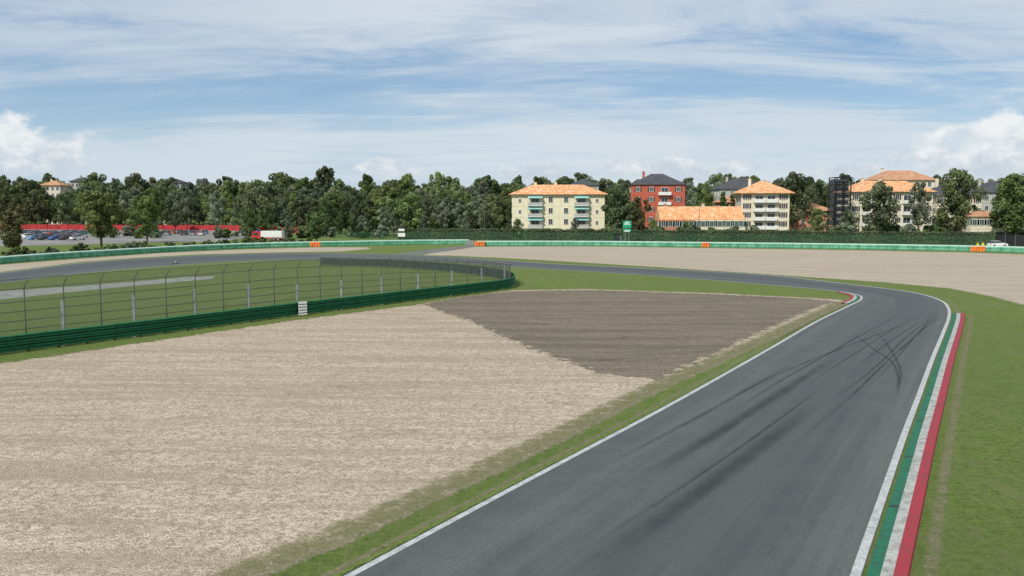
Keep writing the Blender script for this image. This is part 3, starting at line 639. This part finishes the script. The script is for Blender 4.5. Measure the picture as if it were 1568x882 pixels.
for sx in (-3,-1.9,3.1):
    for sy in (-1,1): mb.tube((sx,sy*.85,.5),(sx,sy*1.22,.5),.5,.5,16,0); mb.tube((sx,sy*1.22,.5),(sx,sy*1.23,.5),.26,.26,12,1)
mb.box(-4.1,4.0,-.9,.9,.45,.69,0); mb.build('wheels_and_chassis',[M['tarmac_black'],M['steel']],e)
def person(px,d,rot):
    e=empty('track_marshal',(X(px,d),d,0),rot)
    J=[(0,0,.95),(0,0,1.2),(0,0,1.42),(0,0,1.52),(0,.02,1.66),(.1,0,.9),(.13,.02,.5),(.13,0,.08),(.13,.14,.04),(-.1,0,.9),(-.13,.05,.5),(-.13,0,.08),(-.13,.14,.04),(.2,0,1.4),(.27,.02,1.12),(.27,.14,.9),(-.2,0,1.4),(-.27,.02,1.12),(-.25,.16,.92)]
    E=[(0,1),(1,2),(2,3),(3,4),(0,5),(5,6),(6,7),(7,8),(0,9),(9,10),(10,11),(11,12),(2,13),(13,14),(14,15),(2,16),(16,17),(17,18)]
    Rr=[.15,.14,.15,.06,.11,.1,.07,.05,.04,.1,.07,.05,.04,.07,.05,.035,.07,.05,.035]
    me=bpy.data.meshes.new('body'); me.from_pydata(J,E,[]); me.materials.append(M['hiviz']); o=bpy.data.objects.new('body',me); link(o,e); o.modifiers.new('skin','SKIN')
    if len(me.skin_vertices):
        for i,r in enumerate(Rr): me.skin_vertices[0].data[i].radius=(r,r*.85)
        me.skin_vertices[0].data[0].use_root=True
    o.modifiers.new('sub','SUBSURF').levels=1
    mb=MB(); mb.tube((0,.03,1.56),(0,.03,1.72),.09,.10,10,0); mb.tube((0,.02,1.72),(0,.02,1.8),.115,.07,10,1); mb.build('head_and_cap',[M['skin'],M['orange']],e)
person(1497,G(1497,384)[1]+1.3,3.3); person(1505,G(1505,384)[1]+1.5,2.8)
# ---------------------------------------------------------------- sun, sky
el=math.radians(44); az=math.atan2(-.55,-.8)
sd=Vector((math.sin(az)*math.cos(el),math.cos(az)*math.cos(el),math.sin(el)))
ld=bpy.data.lights.new('sun','SUN'); ld.energy=4.0; ld.angle=math.radians(.5); ld.color=(1,.955,.87)
lo=bpy.data.objects.new('sun',ld); lo.rotation_euler=(-sd).to_track_quat('-Z','Y').to_euler(); link(lo)
w=bpy.data.worlds.new('World'); scene.world=w; w.use_nodes=True; nt=w.node_tree; nt.nodes.clear(); b=NB(nt)
out=nt.nodes.new('ShaderNodeOutputWorld'); bg=nt.nodes.new('ShaderNodeBackground'); bg.inputs[1].default_value=.11
sky=nt.nodes.new('ShaderNodeTexSky'); sky.sky_type='NISHITA'; sky.sun_disc=False; sky.sun_elevation=el; sky.sun_rotation=az; sky.air_density=1.0; sky.dust_density=.3; sky.ozone_density=2.5
dr=b.n('ShaderNodeTexCoord').outputs['Generated']; s=b.n('ShaderNodeSeparateXYZ',{0:dr}); x,y,z=s.outputs
zz=b.m('ADD',b.m('MAXIMUM',z,0),.13); cu=b.m('DIVIDE',x,zz); cv=b.m('DIVIDE',y,zz)
cc=b.n('ShaderNodeCombineXYZ',{0:cu,1:cv,2:3.7}).outputs[0]
n1=b.noise(b.map(cc,math.radians(20),(.42,.62,1)),1,4,.5,.6); n2=b.noise(b.map(cc,math.radians(28),(.7,2.0,1)),1,9,.68,1.0); n3=b.noise(b.map(cc,math.radians(15),(2.2,5,1)),1,6,.7,.6)
ci=b.m('ADD',b.m('ADD',b.m('MULTIPLY',n1,.50),b.m('MULTIPLY',n2,.38)),b.m('MULTIPLY',n3,.12))
f=b.m('ADD',b.m('MULTIPLY',b.ss(ci,.40,.56),.74),b.m('MULTIPLY',b.ss(ci,.28,.50),.16))
# broad veil over the centre of the view, clearer to the left
azn=b.m('ARCTAN2',x,y)
f=b.m('MULTIPLY',f,b.m('ADD',.72,b.m('MULTIPLY',b.ss(azn,-.5,-.1),.28)))
f=b.m('MAXIMUM',f,b.m('MULTIPLY',b.m('MULTIPLY',b.ss(azn,-.35,.15),b.ss(ci,.36,.5)),.72))
blue=b.mix(b.ss(z,.0,.22),(3.5,5.1,6.7),(1.25,2.75,5.0))
skyc=b.mix(.65,sky.outputs[0],blue)
skyc=b.mix(b.m('MULTIPLY',b.m('SUBTRACT',1,b.ss(z,-.01,.10)),.75),skyc,(4.7,5.9,6.9))
col=b.mix(f,skyc,(6.2,6.8,7.3))
blob=None
for a0,e0,ra,re in [(-.52,.058,.085,.042),(-.47,.052,.03,.025),(.515,.054,.085,.045),(.44,.044,.05,.022),(.36,.036,.05,.014),(.17,.040,.10,.016),(-.14,.042,.05,.012),(.03,.038,.06,.012)]:
    dx=b.m('DIVIDE',b.m('SUBTRACT',azn,a0),ra); dz=b.m('DIVIDE',b.m('SUBTRACT',z,e0),re)
    q=b.m('SUBTRACT',1,b.m('SQRT',b.m('ADD',b.m('MULTIPLY',dx,dx),b.m('MULTIPLY',dz,dz))))
    blob=q if blob is None else b.m('MAXIMUM',blob,q)
cn=b.noise(b.map(dr,0,(1,1,1.5)),24,7,.55); cn2=b.noise(b.map(dr,.3,(1,1,1.5)),45,7,.65)
dens=b.m('ADD',b.m('MULTIPLY',b.m('MAXIMUM',blob,-.6),.5),cn); cf_=b.ss(dens,.56,.72)
shade=b.ss(b.m('ADD',b.m('MULTIPLY',cn2,.9),b.m('MULTIPLY',z,5.5)),.55,.95)
cumc=b.mix(shade,(5.1,5.8,6.5),(8.3,8.4,8.4))
col=b.mix(b.m('MULTIPLY',cf_,.85),col,cumc)
nt.links.new(col,bg.inputs[0]); nt.links.new(bg.outputs[0],out.inputs[0])
# ---------------------------------------------------------------- camera
cd=bpy.data.cameras.new('camera'); cd.sensor_width=36; cd.lens=36*F/1568; cd.clip_end=9000; cd.clip_start=.1
co=bpy.data.objects.new('camera',cd); co.location=(0,0,H); co.rotation_euler=(math.pi/2-P,0,0); link(co); scene.camera=co
scene.view_settings.view_transform='Standard'; scene.view_settings.look='None'; scene.view_settings.exposure=0
